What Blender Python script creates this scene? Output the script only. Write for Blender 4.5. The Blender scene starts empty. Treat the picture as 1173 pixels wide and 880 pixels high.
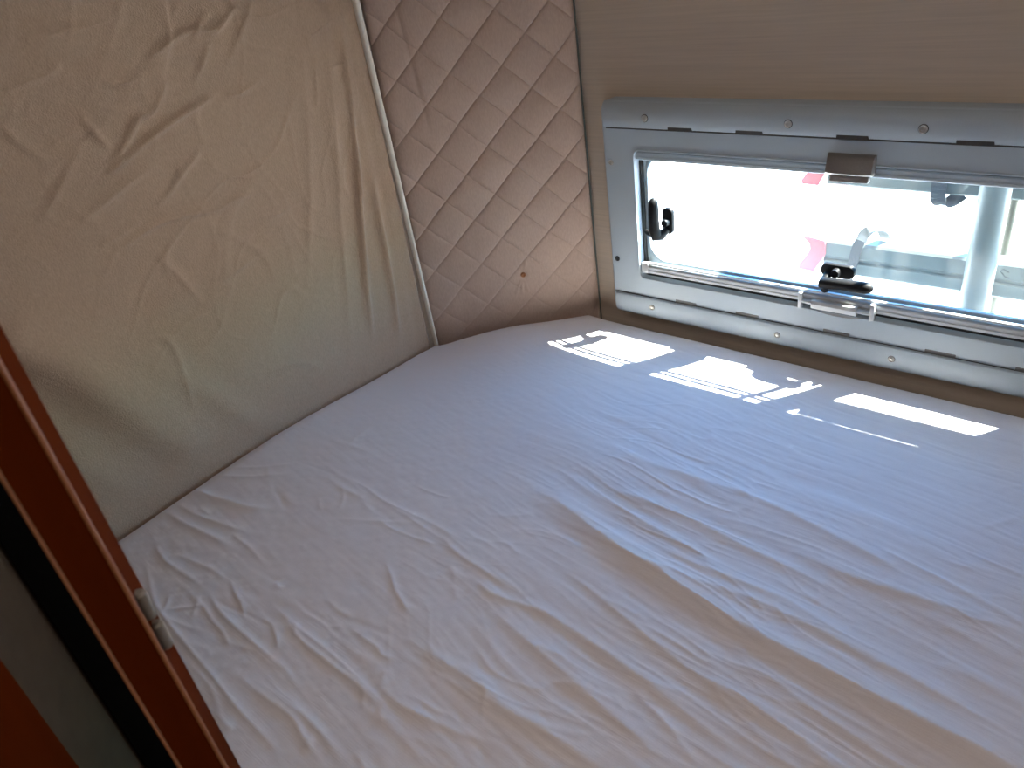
import bpy, bmesh, math, random
import numpy as np
from mathutils import Vector, Matrix

random.seed(7)
RNG = np.random.default_rng(11)
scene = bpy.context.scene
COL = scene.collection

# ------------------------------------------------------------------ camera
cam_data = bpy.data.cameras.new('camera')
cam = bpy.data.objects.new('camera', cam_data)
COL.objects.link(cam)
cam_data.sensor_fit = 'HORIZONTAL'
cam_data.sensor_width = 36.0
cam_data.lens = 36.0 * 872.87 / 1173.0
cam.matrix_world = Matrix((
    (0.7571236, -0.2433279, 0.6062635, 0.0),
    (0.6385006, 0.4718670, -0.6079955, 0.0),
    (-0.1381334, 0.8474273, 0.5126267, 0.72),
    (0, 0, 0, 1)))
cam_data.clip_start = 0.02
cam_data.dof.use_dof = True
cam_data.dof.focus_distance = 1.15
cam_data.dof.aperture_fstop = 9.0
scene.camera = cam

# ------------------------------------------------------------------ light and exposure
SUN_DIR = Vector((-0.47, -0.577, -1.0)).normalized()          # the way the sunlight travels
world = bpy.data.worlds.new('sky')
scene.world = world
world.use_nodes = True
wn = world.node_tree
bg = wn.nodes['Background']
sky = wn.nodes.new('ShaderNodeTexSky')
sky.sky_type = 'NISHITA'
sky.sun_disc = False
sky.sun_elevation = math.radians(54)
sky.sun_rotation = math.atan2(-SUN_DIR.x, -SUN_DIR.y)
sky.air_density = 1.0
sky.dust_density = 0.4
deep = wn.nodes.new('ShaderNodeMix')                    # a deeper blue than the clear-air model gives
deep.data_type = 'RGBA'
deep.blend_type = 'MULTIPLY'
deep.inputs[0].default_value = 1.0
deep.inputs[7].default_value = (0.44, 1.0, 1.42, 1)
wn.links.new(sky.outputs[0], deep.inputs[6])
wn.links.new(deep.outputs[2], bg.inputs['Color'])
bg.inputs['Strength'].default_value = 0.45

sun_data = bpy.data.lights.new('sun', 'SUN')
sun_data.energy = 22.0
sun_data.angle = math.radians(0.53)
sun_data.color = (1.0, 0.95, 0.88)
sun = bpy.data.objects.new('sun', sun_data)
COL.objects.link(sun)
sun.rotation_euler = SUN_DIR.to_track_quat('-Z', 'Y').to_euler()
sun.location = (2, 4, 6)

lamp_data = bpy.data.lights.new('overhead_fill', 'AREA')   # added warm fill lamp above the living area, no hatch built
lamp_data.shape = 'RECTANGLE'
lamp_data.size = 0.6
lamp_data.size_y = 0.6
lamp_data.energy = 0.70
lamp_data.color = (1.0, 0.78, 0.60)
lamp = bpy.data.objects.new('overhead_fill', lamp_data)
COL.objects.link(lamp)
lamp.location = (0.20, -0.40, 0.88)

side_data = bpy.data.lights.new('side_fill', 'AREA')   # added fill lamp at the far end of the bunk, brightens the curtain
side_data.shape = 'RECTANGLE'
side_data.size = 0.35
side_data.size_y = 0.45
side_data.energy = 0.8
side_data.color = (0.95, 0.97, 1.0)
side = bpy.data.objects.new('side_fill', side_data)
COL.objects.link(side)
side.location = (1.26, 0.60, 0.45)
side.rotation_euler = (0, math.radians(90), 0)

bunk_data = bpy.data.lights.new('bunk_fill', 'AREA')   # added fill lamp under the bunk ceiling, lifts the left of the sheet
bunk_data.shape = 'RECTANGLE'
bunk_data.size = 0.30
bunk_data.size_y = 0.30
bunk_data.energy = 0.28
bunk_data.color = (1.0, 0.93, 0.88)
bunk = bpy.data.objects.new('bunk_fill', bunk_data)
COL.objects.link(bunk)
bunk.location = (-0.50, 0.33, 0.885)

vs = scene.view_settings
vs.view_transform = 'Standard'
vs.look = 'None'
vs.gamma = 1.0
vs.use_curve_mapping = False
vs.exposure = 2.0
scene.cycles.max_bounces = 10
scene.cycles.diffuse_bounces = 8
scene.cycles.transparent_max_bounces = 12
scene.cycles.sample_clamp_indirect = 8.0
scene.cycles.use_denoising = True

BED_FOLDS = [
    ([(-0.652, 0.652), (-0.571, 0.626), (-0.46, 0.595), (-0.371, 0.578), (-0.282, 0.564), (-0.206, 0.556), (-0.13, 0.551), (-0.063, 0.546), (0.004, 0.547), (0.056, 0.55)], [1.5, 5, 9, 11, 11.5, 11.5, 11, 11, 10.5, 10], 24, 16),
    ([(-0.62, 0.691), (-0.54, 0.669), (-0.451, 0.656), (-0.373, 0.645), (-0.318, 0.635)], 3.75, 9, 8),
    ([(-0.539, 0.69), (-0.462, 0.693), (-0.357, 0.689), (-0.259, 0.68), (-0.172, 0.67)], 3.75, 10, 9),
    ([(-0.424, 0.623), (-0.366, 0.622), (-0.3, 0.623), (-0.236, 0.626), (-0.151, 0.61)], 3.75, 9, 8),
    ([(-0.575, 0.767), (-0.458, 0.772), (-0.375, 0.775), (-0.298, 0.771), (-0.179, 0.748), (-0.116, 0.734)], 3.25, 12, 9),
    ([(-0.449, 0.579), (-0.333, 0.596), (-0.258, 0.605), (-0.175, 0.601), (-0.11, 0.595), (-0.034, 0.584), (0.018, 0.579)], 5.62, 14, 11),
    ([(-0.273, 0.711), (-0.185, 0.703), (-0.078, 0.707), (-0.012, 0.706)], 5.62, 18, 12),
    ([(-0.185, 0.766), (-0.158, 0.761), (-0.068, 0.743), (-0.017, 0.732)], 2.25, 5, 4),
    ([(-0.14, 0.69), (-0.084, 0.682), (-0.004, 0.668)], 3.75, 14, 12),
    ([(-0.085, 0.626), (-0.045, 0.628), (0.017, 0.62)], 3.75, 14, 12),
    ([(-0.263, 0.507), (-0.217, 0.516), (-0.149, 0.504), (-0.078, 0.495), (-0.034, 0.496)], 3.12, 9, 7),
    ([(-0.268, 0.477), (-0.199, 0.477), (-0.125, 0.46), (-0.096, 0.456)], 3.75, 10, 8),
    ([(-0.479, 0.524), (-0.4, 0.506), (-0.316, 0.486), (-0.236, 0.473), (-0.165, 0.462)], 2.75, 8, 6),
    ([(-0.499, 0.459), (-0.387, 0.45), (-0.288, 0.437), (-0.191, 0.421)], 3.75, 11, 8),
    ([(-0.527, 0.424), (-0.4, 0.401), (-0.296, 0.382), (-0.239, 0.371)], 3.75, 11, 8),
    ([(-0.563, 0.337), (-0.444, 0.331), (-0.349, 0.333), (-0.291, 0.328)], 3.12, 10, 7),
    ([(-0.324, 0.426), (-0.272, 0.411), (-0.221, 0.389)], 2.5, 6, 6),
    ([(-0.875, 0.233), (-0.819, 0.222), (-0.734, 0.219), (-0.659, 0.218)], 2.5, 5, 4),
    ([(-0.748, 0.268), (-0.694, 0.257), (-0.641, 0.255), (-0.58, 0.255), (-0.525, 0.25)], 2.75, 5, 4),
    ([(-0.774, 0.27), (-0.697, 0.266), (-0.621, 0.264), (-0.519, 0.254)], 2.0, 4, 4),
    ([(-0.724, 0.18), (-0.667, 0.181), (-0.612, 0.184), (-0.575, 0.176), (-0.546, 0.171)], 2.5, 6, 5),
    ([(-0.695, 0.188), (-0.615, 0.193), (-0.563, 0.191), (-0.513, 0.186)], 2.0, 5, 5),
    ([(-0.574, 0.27), (-0.518, 0.265), (-0.481, 0.271), (-0.446, 0.277), (-0.407, 0.288)], 3.0, 6, 5),
    ([(-0.653, 0.305), (-0.625, 0.303), (-0.6, 0.303), (-0.584, 0.299), (-0.567, 0.305)], 2.0, 4, 4),
    ([(-0.702, 0.407), (-0.673, 0.393), (-0.648, 0.378), (-0.619, 0.367), (-0.601, 0.361)], 2.0, 4, 4),
    ([(-0.605, 0.355), (-0.579, 0.338)], 1.25, 3, 3),
    ([(-0.674, 0.487), (-0.635, 0.473), (-0.59, 0.468), (-0.539, 0.464), (-0.499, 0.459)], 2.5, 6, 5),
    ([(-0.572, 0.45), (-0.544, 0.443), (-0.521, 0.444), (-0.467, 0.454), (-0.427, 0.454)], 3.0, 7, 5),
    ([(-0.492, 0.325), (-0.463, 0.323), (-0.423, 0.325), (-0.369, 0.33), (-0.336, 0.331)], 3.5, 9, 6),
    ([(-1.098, 0.341), (-1.05, 0.345), (-1.006, 0.356), (-0.97, 0.366), (-0.932, 0.384)], 5.0, 8, 10),
    ([(-1.109, 0.285), (-1.043, 0.287), (-0.989, 0.293), (-0.92, 0.301)], 2.75, 7, 6),
    ([(-1.106, 0.306), (-1.04, 0.308), (-0.972, 0.321), (-0.918, 0.333)], 2.5, 7, 6),
    ([(-1.127, 0.365), (-1.048, 0.401), (-0.975, 0.454)], 1.75, 5, 5),
    ([(-1.129, 0.383), (-1.042, 0.431), (-0.993, 0.475)], 1.25, 4, 4),
    ([(-1.034, 0.237), (-0.999, 0.231), (-0.973, 0.229), (-0.896, 0.234)], 2.75, 6, 5),
    ([(-0.982, 0.246), (-0.915, 0.257), (-0.869, 0.261)], 1.88, 5, 5),
    ([(-1.014, 0.211), (-0.971, 0.196), (-0.937, 0.183), (-0.892, 0.174), (-0.818, 0.167), (-0.744, 0.161), (-0.672, 0.154), (-0.598, 0.15), (-0.565, 0.146)], 2.0, 4, 3),
    ([(-0.892, 0.174), (-0.904, 0.188), (-0.918, 0.199)], 1.75, 4, 4),
    ([(-0.897, 0.18), (-0.878, 0.196), (-0.854, 0.217)], 1.5, 4, 3),
    ([(-0.903, 0.496), (-0.848, 0.496), (-0.797, 0.491), (-0.695, 0.495), (-0.62, 0.492)], 1.12, 4, 4),
    ([(-0.768, 0.248), (-0.747, 0.25), (-0.729, 0.244), (-0.711, 0.235), (-0.705, 0.227)], 1.5, 4, 3),
    ([(-0.866, 0.263), (-0.833, 0.252), (-0.81, 0.246), (-0.787, 0.236)], 1.62, 4, 3),
    ([(-0.844, 0.44), (-0.856, 0.46), (-0.89, 0.484)], 1.25, 4, 3),
    ([(-0.957, 0.55), (-0.965, 0.58), (-0.967, 0.617)], 1.0, 4, 4),
    ([(-0.834, 0.423), (-0.776, 0.452), (-0.706, 0.492)], 0.88, 4, 4),
    ([(-0.698, 0.136), (-0.663, 0.134), (-0.653, 0.137)], 1.62, 4, 4),
    ([(-0.456, 0.407), (-0.411, 0.415), (-0.355, 0.404)], 2.0, 6, 5),
    ([(-0.417, 0.512), (-0.379, 0.512), (-0.348, 0.509)], 1.5, 5, 4),
    ([(-0.092, 0.859), (-0.069, 0.888), (-0.048, 0.92)], 1.25, 5, 5),
]
CURTAIN_FOLDS = [
    ([(0.403, 0.503), (0.437, 0.517), (0.481, 0.534), (0.529, 0.55), (0.567, 0.559), (0.608, 0.569)], 8.8, 7, 6),
    ([(0.429, 0.521), (0.453, 0.542), (0.477, 0.563), (0.499, 0.567), (0.523, 0.586), (0.541, 0.607)], 6.6, 7, 6),
    ([(0.509, 0.626), (0.546, 0.641), (0.587, 0.654), (0.627, 0.647), (0.653, 0.66), (0.686, 0.68)], 7.04, 8, 6),
    ([(0.349, 0.457), (0.381, 0.469), (0.406, 0.478), (0.438, 0.489), (0.488, 0.504)], 5.72, 8, 6),
    ([(0.453, 0.443), (0.484, 0.457), (0.51, 0.477), (0.532, 0.489), (0.554, 0.504)], 5.72, 6, 6),
    ([(0.374, 0.403), (0.405, 0.412), (0.444, 0.422), (0.491, 0.421), (0.548, 0.412), (0.579, 0.417), (0.63, 0.414)], 6.6, 8, 6),
    ([(0.361, 0.421), (0.399, 0.427), (0.434, 0.435)], 4.4, 7, 5),
    ([(0.33, 0.632), (0.363, 0.636), (0.399, 0.642), (0.415, 0.653)], 4.84, 8, 6),
    ([(0.408, 0.59), (0.416, 0.562), (0.43, 0.534)], 5.72, 8, 7),
    ([(0.356, 0.561), (0.38, 0.565), (0.404, 0.569)], 3.52, 6, 5),
    ([(0.613, 0.566), (0.631, 0.561), (0.648, 0.562), (0.688, 0.573)], 5.28, 5, 5),
    ([(0.575, 0.589), (0.598, 0.612), (0.617, 0.634)], 4.84, 6, 6),
    ([(0.709, 0.682), (0.672, 0.641), (0.631, 0.598)], 4.4, 8, 6),
    ([(0.448, 0.616), (0.482, 0.61), (0.51, 0.618)], 3.52, 5, 5),
    ([(0.397, 0.552), (0.34, 0.501), (0.304, 0.472)], 3.52, 7, 6),
    ([(0.509, 0.411), (0.593, 0.322), (0.604, 0.255)], 2.64, 9, 8),
    ([(0.478, 0.406), (0.441, 0.368), (0.445, 0.324)], 2.64, 8, 6),
    ([(0.434, 0.385), (0.452, 0.342), (0.473, 0.282)], 3.96, 9, 7),
    ([(0.496, 0.302), (0.557, 0.314), (0.61, 0.323)], 3.52, 7, 5),
    ([(0.855, 0.608), (0.836, 0.511), (0.815, 0.389), (0.792, 0.278), (0.771, 0.163), (0.755, 0.061)], 13.2, 12, 9),
    ([(0.827, 0.634), (0.799, 0.505), (0.763, 0.337), (0.729, 0.184), (0.695, 0.053)], 4.4, 14, 12),
    ([(0.845, 0.374), (0.838, 0.261), (0.829, 0.139), (0.818, 0.039)], 11.0, 10, 8),
    ([(0.766, 0.593), (0.736, 0.469), (0.695, 0.33), (0.651, 0.217)], 3.52, 12, 10),
    ([(0.786, 0.576), (0.773, 0.525), (0.766, 0.506)], 2.64, 5, 4),
    ([(0.78, 0.557), (0.826, 0.56), (0.864, 0.56)], 2.2, 4, 4),
    ([(0.77, 0.605), (0.82, 0.622), (0.862, 0.63)], 2.64, 6, 5),
    ([(0.612, 0.374), (0.645, 0.37), (0.67, 0.369)], 2.2, 4, 4),
    ([(0.67, 0.618), (0.713, 0.606), (0.763, 0.583)], 2.64, 6, 5),
    ([(0.189, 0.393), (0.21, 0.348), (0.245, 0.3), (0.281, 0.241), (0.333, 0.137), (0.382, 0.027)], [20, 20, 20, 18, 12, 2], 56, 38),
    ([(0.211, 0.167), (0.236, 0.105), (0.264, 0.039)], [2, 4, 2], 26, 24),
    ([(0.343, 0.263), (0.408, 0.174), (0.469, 0.079), (0.53, -0.004)], [3, 5, 5, 2], 24, 22),
    ([(0.522, 0.128), (0.592, 0.117), (0.645, 0.071)], 4.4, 10, 10),
    ([(0.729, 0.035), (0.709, 0.007), (0.691, -0.013)], 6.6, 10, 8),
    ([(0.778, 0.049), (0.772, 0.012), (0.76, -0.011)], 4.4, 8, 6),
    ([(0.387, 0.27), (0.404, 0.24), (0.394, 0.133)], 3.52, 8, 7),
    ([(0.316, 0.601), (0.325, 0.577), (0.351, 0.537)], 3.3, 9, 8),
    ([(0.508, 0.686), (0.437, 0.682), (0.372, 0.679)], 4.4, 10, 9),
    ([(0.634, 0.676), (0.606, 0.658), (0.594, 0.638)], 3.52, 6, 5),
]

# ------------------------------------------------------------------ helpers
def tag(o, label=None, cat=None, group=None, kind=None):
    if label: o['label'] = label
    if cat: o['category'] = cat
    if group: o['group'] = group
    if kind: o['kind'] = kind
    return o

def empty(name, loc=(0, 0, 0)):
    o = bpy.data.objects.new(name, None)
    o.empty_display_size = 0.05
    COL.objects.link(o)
    o.location = loc
    return o

def link_mesh(name, me, mat, parent=None, smooth=True):
    o = bpy.data.objects.new(name, me)
    COL.objects.link(o)
    me.materials.append(mat)
    if smooth:
        me.shade_smooth()
    if parent:
        o.parent = parent
        o.matrix_parent_inverse = Matrix.Translation(parent.location).inverted()
    return o

def finish(name, bm, mat, parent=None, smooth=True, angle=40):
    bmesh.ops.recalc_face_normals(bm, faces=bm.faces)
    me = bpy.data.meshes.new(name)
    bm.to_mesh(me)
    bm.free()
    if smooth:
        me.shade_smooth()
        me.set_sharp_from_angle(angle=math.radians(angle))
    return link_mesh(name, me, mat, parent, smooth=False)

def box(bm, x0, x1, y0, y1, z0, z1, bevel=0.0, seg=2, rot=None, origin=None):
    r = bmesh.ops.create_cube(bm, size=1.0)
    vs_ = r['verts']
    for v in vs_:
        v.co = Vector(((x0 + x1) / 2 + v.co.x * (x1 - x0), (y0 + y1) / 2 + v.co.y * (y1 - y0), (z0 + z1) / 2 + v.co.z * (z1 - z0)))
    if bevel > 0:
        es = list({e for v in vs_ for e in v.link_edges})
        bmesh.ops.bevel(bm, geom=es, offset=bevel, segments=seg, affect='EDGES', profile=0.5)
    return bm

def loft(bm, sections, closed=True, caps=True, loop=False):
    rings = [[bm.verts.new(p) for p in s] for s in sections]
    n = len(rings[0])
    pairs = list(zip(rings[:-1], rings[1:]))
    if loop: pairs.append((rings[-1], rings[0]))
    for a, b in pairs:
        for i in range(n if closed else n - 1):
            j = (i + 1) % n
            bm.faces.new((a[i], a[j], b[j], b[i]))
    if caps and not loop:
        bm.faces.new(rings[0][::-1])
        bm.faces.new(rings[-1])
    return rings

def tube(bm, pts, r, n=20, flat=1.0, up=(0, 0, 1)):
    pts = [Vector(p) for p in pts]
    rr = r if isinstance(r, (list, tuple)) else [r] * len(pts)
    secs = []
    for i, p in enumerate(pts):
        d = (pts[min(i + 1, len(pts) - 1)] - pts[max(i - 1, 0)]).normalized()
        u = Vector(up)
        if abs(d.dot(u)) > 0.95: u = Vector((0, 1, 0))
        s = d.cross(u).normalized()
        t = s.cross(d).normalized()
        secs.append([p + s * math.cos(2 * math.pi * k / n) * rr[i] + t * math.sin(2 * math.pi * k / n) * rr[i] * flat for k in range(n)])
    return loft(bm, secs)

def prism(bm, poly, y0, y1, bevel=0.0):
    """poly: (x, z) outline, extruded along y"""
    a = [bm.verts.new((x, y0, z)) for x, z in poly]
    b = [bm.verts.new((x, y1, z)) for x, z in poly]
    n = len(poly)
    fs = [bm.faces.new(a), bm.faces.new(b[::-1])]
    for i in range(n):
        fs.append(bm.faces.new((a[i], b[i], b[(i + 1) % n], a[(i + 1) % n])))
    if bevel > 0:
        es = list({e for f in fs[:2] for e in f.edges})
        bmesh.ops.bevel(bm, geom=es, offset=bevel, segments=2, affect='EDGES', profile=0.5)

def rrect(x0, x1, z0, z1, r, y, n=8):
    out = []
    for cx, cz, a0 in ((x1 - r, z1 - r, 0), (x0 + r, z1 - r, 90), (x0 + r, z0 + r, 180), (x1 - r, z0 + r, 270)):
        for k in range(n + 1):
            a = math.radians(a0 + 90 * k / n)
            out.append((cx + r * math.cos(a), y, cz + r * math.sin(a)))
    return out

def screw(bm, x, y, z, r=0.0052):
    """raised washer ring with a recessed cross-head, facing -y"""
    prof = [(r * 1.0, 0.0), (r * 1.0, -0.0018), (r * 0.88, -0.0026), (r * 0.74, -0.0022), (r * 0.66, -0.0008), (r * 0.56, -0.0010), (r * 0.50, -0.0022), (r * 0.25, -0.0027)]
    secs = [[(x + rr * math.cos(2 * math.pi * k / 20), y + dy, z + rr * math.sin(2 * math.pi * k / 20)) for k in range(20)] for rr, dy in prof]
    loft(bm, secs)
    for ax in (0, 1):
        d = r * 0.32
        if ax: box(bm, x - d, x + d, y - 0.0029, y - 0.0020, z - r * .08, z + r * .08)
        else: box(bm, x - r * .08, x + r * .08, y - 0.0029, y - 0.0020, z - d, z + d)

# ------------------------------------------------------------------ materials
def mat(name, color, rough=0.6, metal=0.0, spec=0.5, noise=None, bump=None, sheen=0.0, trans=0.0, coat=0.0):
    """noise: (scale, amount, stretch xyz) mottling of the own colour; bump: (scale, strength, distance, stretch)"""
    m = bpy.data.materials.new(name)
    m.use_nodes = True
    nt = m.node_tree
    b = nt.nodes['Principled BSDF']
    b.inputs['Base Color'].default_value = (*color, 1)
    b.inputs['Roughness'].default_value = rough
    b.inputs['Metallic'].default_value = metal
    b.inputs['Specular IOR Level'].default_value = spec
    b.inputs['Sheen Weight'].default_value = sheen
    b.inputs['Coat Weight'].default_value = coat
    b.inputs['Transmission Weight'].default_value = trans
    tc = nt.nodes.new('ShaderNodeTexCoord')
    def noise_node(scale, stretch, detail=4):
        mp = nt.nodes.new('ShaderNodeMapping')
        mp.inputs['Scale'].default_value = stretch
        nt.links.new(tc.outputs['Object'], mp.inputs['Vector'])
        nz = nt.nodes.new('ShaderNodeTexNoise')
        nz.inputs['Scale'].default_value = scale
        nz.inputs['Detail'].default_value = detail
        nt.links.new(mp.outputs[0], nz.inputs['Vector'])
        return nz
    if noise:
        nz = noise_node(noise[0], noise[2])
        rp = nt.nodes.new('ShaderNodeValToRGB')
        a = noise[1]
        rp.color_ramp.elements[0].position = 0.3
        rp.color_ramp.elements[1].position = 0.7
        rp.color_ramp.elements[0].color = (*[max(0, c * (1 - a)) for c in color], 1)
        rp.color_ramp.elements[1].color = (*[min(1, c * (1 + a)) for c in color], 1)
        nt.links.new(nz.outputs['Fac'], rp.inputs['Fac'])
        nt.links.new(rp.outputs['Color'], b.inputs['Base Color'])
    if bump:
        nz = noise_node(bump[0], bump[3], 3)
        bp = nt.nodes.new('ShaderNodeBump')
        bp.inputs['Strength'].default_value = bump[1]
        bp.inputs['Distance'].default_value = bump[2]
        nt.links.new(nz.outputs['Fac'], bp.inputs['Height'])
        nt.links.new(bp.outputs['Normal'], b.inputs['Normal'])
    return m

def weave(m, scale, strength, dist):
    """adds a fine two-way thread bump on top of the material"""
    nt = m.node_tree
    b = nt.nodes['Principled BSDF']
    tc = nt.nodes.new('ShaderNodeTexCoord')
    add = None
    for st in ((1, .06, .06), (.06, 1, 1)):
        mp = nt.nodes.new('ShaderNodeMapping')
        mp.inputs['Scale'].default_value = st
        nt.links.new(tc.outputs['Object'], mp.inputs['Vector'])
        nz = nt.nodes.new('ShaderNodeTexNoise')
        nz.inputs['Scale'].default_value = scale
        nz.inputs['Detail'].default_value = 2
        nt.links.new(mp.outputs[0], nz.inputs['Vector'])
        if add is None:
            add = nz
        else:
            ma = nt.nodes.new('ShaderNodeMath')
            ma.operation = 'ADD'
            nt.links.new(add.outputs['Fac'], ma.inputs[0])
            nt.links.new(nz.outputs['Fac'], ma.inputs[1])
            add = ma
    bp = nt.nodes.new('ShaderNodeBump')
    bp.inputs['Strength'].default_value = strength
    bp.inputs['Distance'].default_value = dist
    nt.links.new(add.outputs[0], bp.inputs['Height'])
    nt.links.new(bp.outputs['Normal'], b.inputs['Normal'])
    return m

M = {}
M['sheet'] = weave(mat('cotton_sheet', (0.68, 0.635, 0.65), 0.85, spec=0.15, sheen=0.15, noise=(900, 0.035, (1, 1, 1))), 700, 0.25, 0.0006)
M['curtain'] = weave(mat('linen_curtain', (0.43, 0.31, 0.22), 0.9, spec=0.1, sheen=0.2, noise=(520, 0.09, (1, 1, .35))), 420, 0.7, 0.0012)
M['quilt'] = weave(mat('quilted_fabric', (0.49, 0.365, 0.295), 0.7, spec=0.25, sheen=0.4, noise=(420, 0.07, (1, 1, .3))), 600, 0.3, 0.0006)
M['laminate'] = mat('pale_wood_laminate', (0.55, 0.46, 0.37), 0.45, spec=0.35, noise=(60, 0.06, (.12, .12, 6)), bump=(120, 0.12, 0.0006, (.1, .1, 4)))
M['laminate_dark'] = mat('brown_wood_laminate', (0.26, 0.15, 0.09), 0.5, noise=(30, 0.15, (1, 1, .1)))
M['ceiling'] = mat('pale_ceiling_board', (0.50, 0.44, 0.38), 0.7, noise=(20, 0.04, (1, 1, 1)))
M['floor'] = mat('vinyl_floor', (0.16, 0.11, 0.08), 0.5, noise=(14, 0.2, (1, .2, 1)))
M['frame'] = mat('grey_plastic_frame', (0.42, 0.49, 0.545), 0.45, spec=0.4, noise=(700, 0.03, (1, 1, 1)), bump=(900, 0.12, 0.0003, (1, 1, 1)))
M['slot'] = mat('dark_slot_plastic', (0.05, 0.048, 0.046), 0.6, noise=(80, 0.1, (1, 1, 1)))
M['slot_grey'] = mat('grey_slot_plastic', (0.16, 0.155, 0.15), 0.6, noise=(80, 0.1, (1, 1, 1)))
M['steel'] = mat('steel_screw', (0.62, 0.60, 0.57), 0.3, metal=0.9, noise=(300, 0.08, (1, 1, 1)))
M['alu'] = mat('aluminium_bar', (0.50, 0.52, 0.53), 0.42, metal=0.25, noise=(200, 0.04, (.1, 1, 1)))
M['grip'] = mat('taupe_grip_plastic', (0.20, 0.18, 0.165), 0.4, noise=(400, 0.05, (1, 1, 1)))
M['black'] = mat('black_latch_plastic', (0.010, 0.010, 0.011), 0.5, spec=0.18, noise=(300, 0.2, (1, 1, 1)), bump=(600, 0.1, 0.0003, (1, 1, 1)))
M['seal'] = mat('black_rubber_seal', (0.03, 0.032, 0.033), 0.6, noise=(200, 0.1, (1, 1, 1)))
M['gap'] = mat('black_gap_shade', (0.004, 0.004, 0.004), 1.0, spec=0.0, noise=(80, 0.1, (1, 1, 1)))  # deep shade of the gap behind the post, put in as flat black
M['sash'] = mat('blue_grey_sash', (0.36, 0.43, 0.47), 0.5, spec=0.3, noise=(120, 0.05, (1, 1, 1)))
M['strip'] = mat('ivory_edge_strip', (0.78, 0.75, 0.66), 0.4, spec=0.4, noise=(150, 0.04, (1, 1, 1)))
M['piping'] = mat('grey_green_piping', (0.10, 0.115, 0.10), 0.6, noise=(150, 0.1, (1, 1, 1)))
M['redwood'] = mat('red_brown_veneer', (0.074, 0.011, 0.0010), 0.8, spec=0.02, noise=(26, 0.18, (1, 1, .08)), bump=(90, 0.05, 0.0005, (1, 1, .05)))
M['edge'] = mat('light_veneer_edge', (0.30, 0.12, 0.05), 0.45, noise=(40, 0.1, (1, 1, .1)))
M['greyboard'] = mat('dark_grey_board', (0.055, 0.038, 0.026), 0.8, spec=0.05, noise=(60, 0.08, (1, 1, 1)))
M['hinge'] = mat('dull_steel_hinge', (0.22, 0.20, 0.17), 0.45, metal=0.5, noise=(150, 0.1, (1, 1, 1)))
M['button'] = mat('tan_button', (0.36, 0.15, 0.06), 0.5, noise=(200, 0.15, (1, 1, 1)))
M['outer'] = mat('white_vehicle_skin', (0.78, 0.78, 0.77), 0.4, noise=(8, 0.02, (1, 1, 1)))
M['rack'] = mat('matt_aluminium_tube', (0.19, 0.22, 0.225), 0.45, metal=0.2, noise=(60, 0.05, (1, 1, .2)))
M['rail'] = mat('anodised_rail', (0.16, 0.185, 0.18), 0.4, metal=0.2, noise=(60, 0.04, (.1, 1, 1)))
M['brass'] = mat('weathered_rod', (0.15, 0.125, 0.085), 0.4, metal=0.3, noise=(60, 0.1, (1, 1, .2)))
M['redcap'] = mat('red_end_cap', (0.66, 0.16, 0.19), 0.5, noise=(90, 0.08, (1, 1, 1)))
M['strap'] = mat('grey_ratchet_strap', (0.055, 0.066, 0.08), 0.6, noise=(200, 0.15, (1, 1, 1)))
M['strap_clear'] = mat('pale_strap_loop', (0.26, 0.27, 0.265), 0.5, noise=(200, 0.08, (1, 1, 1)))
M['mark'] = mat('dark_print', (0.10, 0.11, 0.12), 0.6, noise=(90, 0.1, (1, 1, 1)))
M['ground'] = mat('pale_gravel_ground', (0.58, 0.56, 0.52), 0.9, noise=(3.0, 0.10, (1, 1, 1)), bump=(60, 0.4, 0.02, (1, 1, 1)))
M['board'] = mat('plywood_platform', (0.36, 0.25, 0.15), 0.6, noise=(30, 0.12, (1, .1, 1)))
M['foam'] = mat('mattress_foam', (0.62, 0.60, 0.55), 0.9, noise=(60, 0.05, (1, 1, 1)))

# clear acrylic pane: see-through with a Fresnel sheen
pm = bpy.data.materials.new('acrylic_pane')
pm.use_nodes = True
nt = pm.node_tree
nt.nodes.clear()
out = nt.nodes.new('ShaderNodeOutputMaterial')
mix = nt.nodes.new('ShaderNodeMixShader')
tr = nt.nodes.new('ShaderNodeBsdfTransparent')
gl = nt.nodes.new('ShaderNodeBsdfGlossy')
fr = nt.nodes.new('ShaderNodeLayerWeight')
pw = nt.nodes.new('ShaderNodeMath'); pw.operation = 'POWER'; pw.inputs[1].default_value = 5.0
sc_ = nt.nodes.new('ShaderNodeMath'); sc_.operation = 'MULTIPLY_ADD'; sc_.inputs[1].default_value = 0.9; sc_.inputs[2].default_value = 0.035
tr.inputs['Color'].default_value = (0.93, 0.975, 0.97, 1)
gl.inputs['Roughness'].default_value = 0.03
fr.inputs['Blend'].default_value = 0.5
nt.links.new(fr.outputs['Facing'], pw.inputs[0])
nt.links.new(pw.outputs[0], sc_.inputs[0])
nt.links.new(sc_.outputs[0], mix.inputs[0])
nt.links.new(tr.outputs[0], mix.inputs[1])
nt.links.new(gl.outputs[0], mix.inputs[2])
dust = nt.nodes.new('ShaderNodeBsdfTranslucent')               # fine scratches and dust in the acrylic
dust.inputs['Color'].default_value = (0.9, 0.95, 0.96, 1)
mix2 = nt.nodes.new('ShaderNodeMixShader')
mix2.inputs[0].default_value = 0.007
nt.links.new(mix.outputs[0], mix2.inputs[1])
nt.links.new(dust.outputs[0], mix2.inputs[2])
nt.links.new(mix2.outputs[0], out.inputs['Surface'])
M['pane'] = pm

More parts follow.
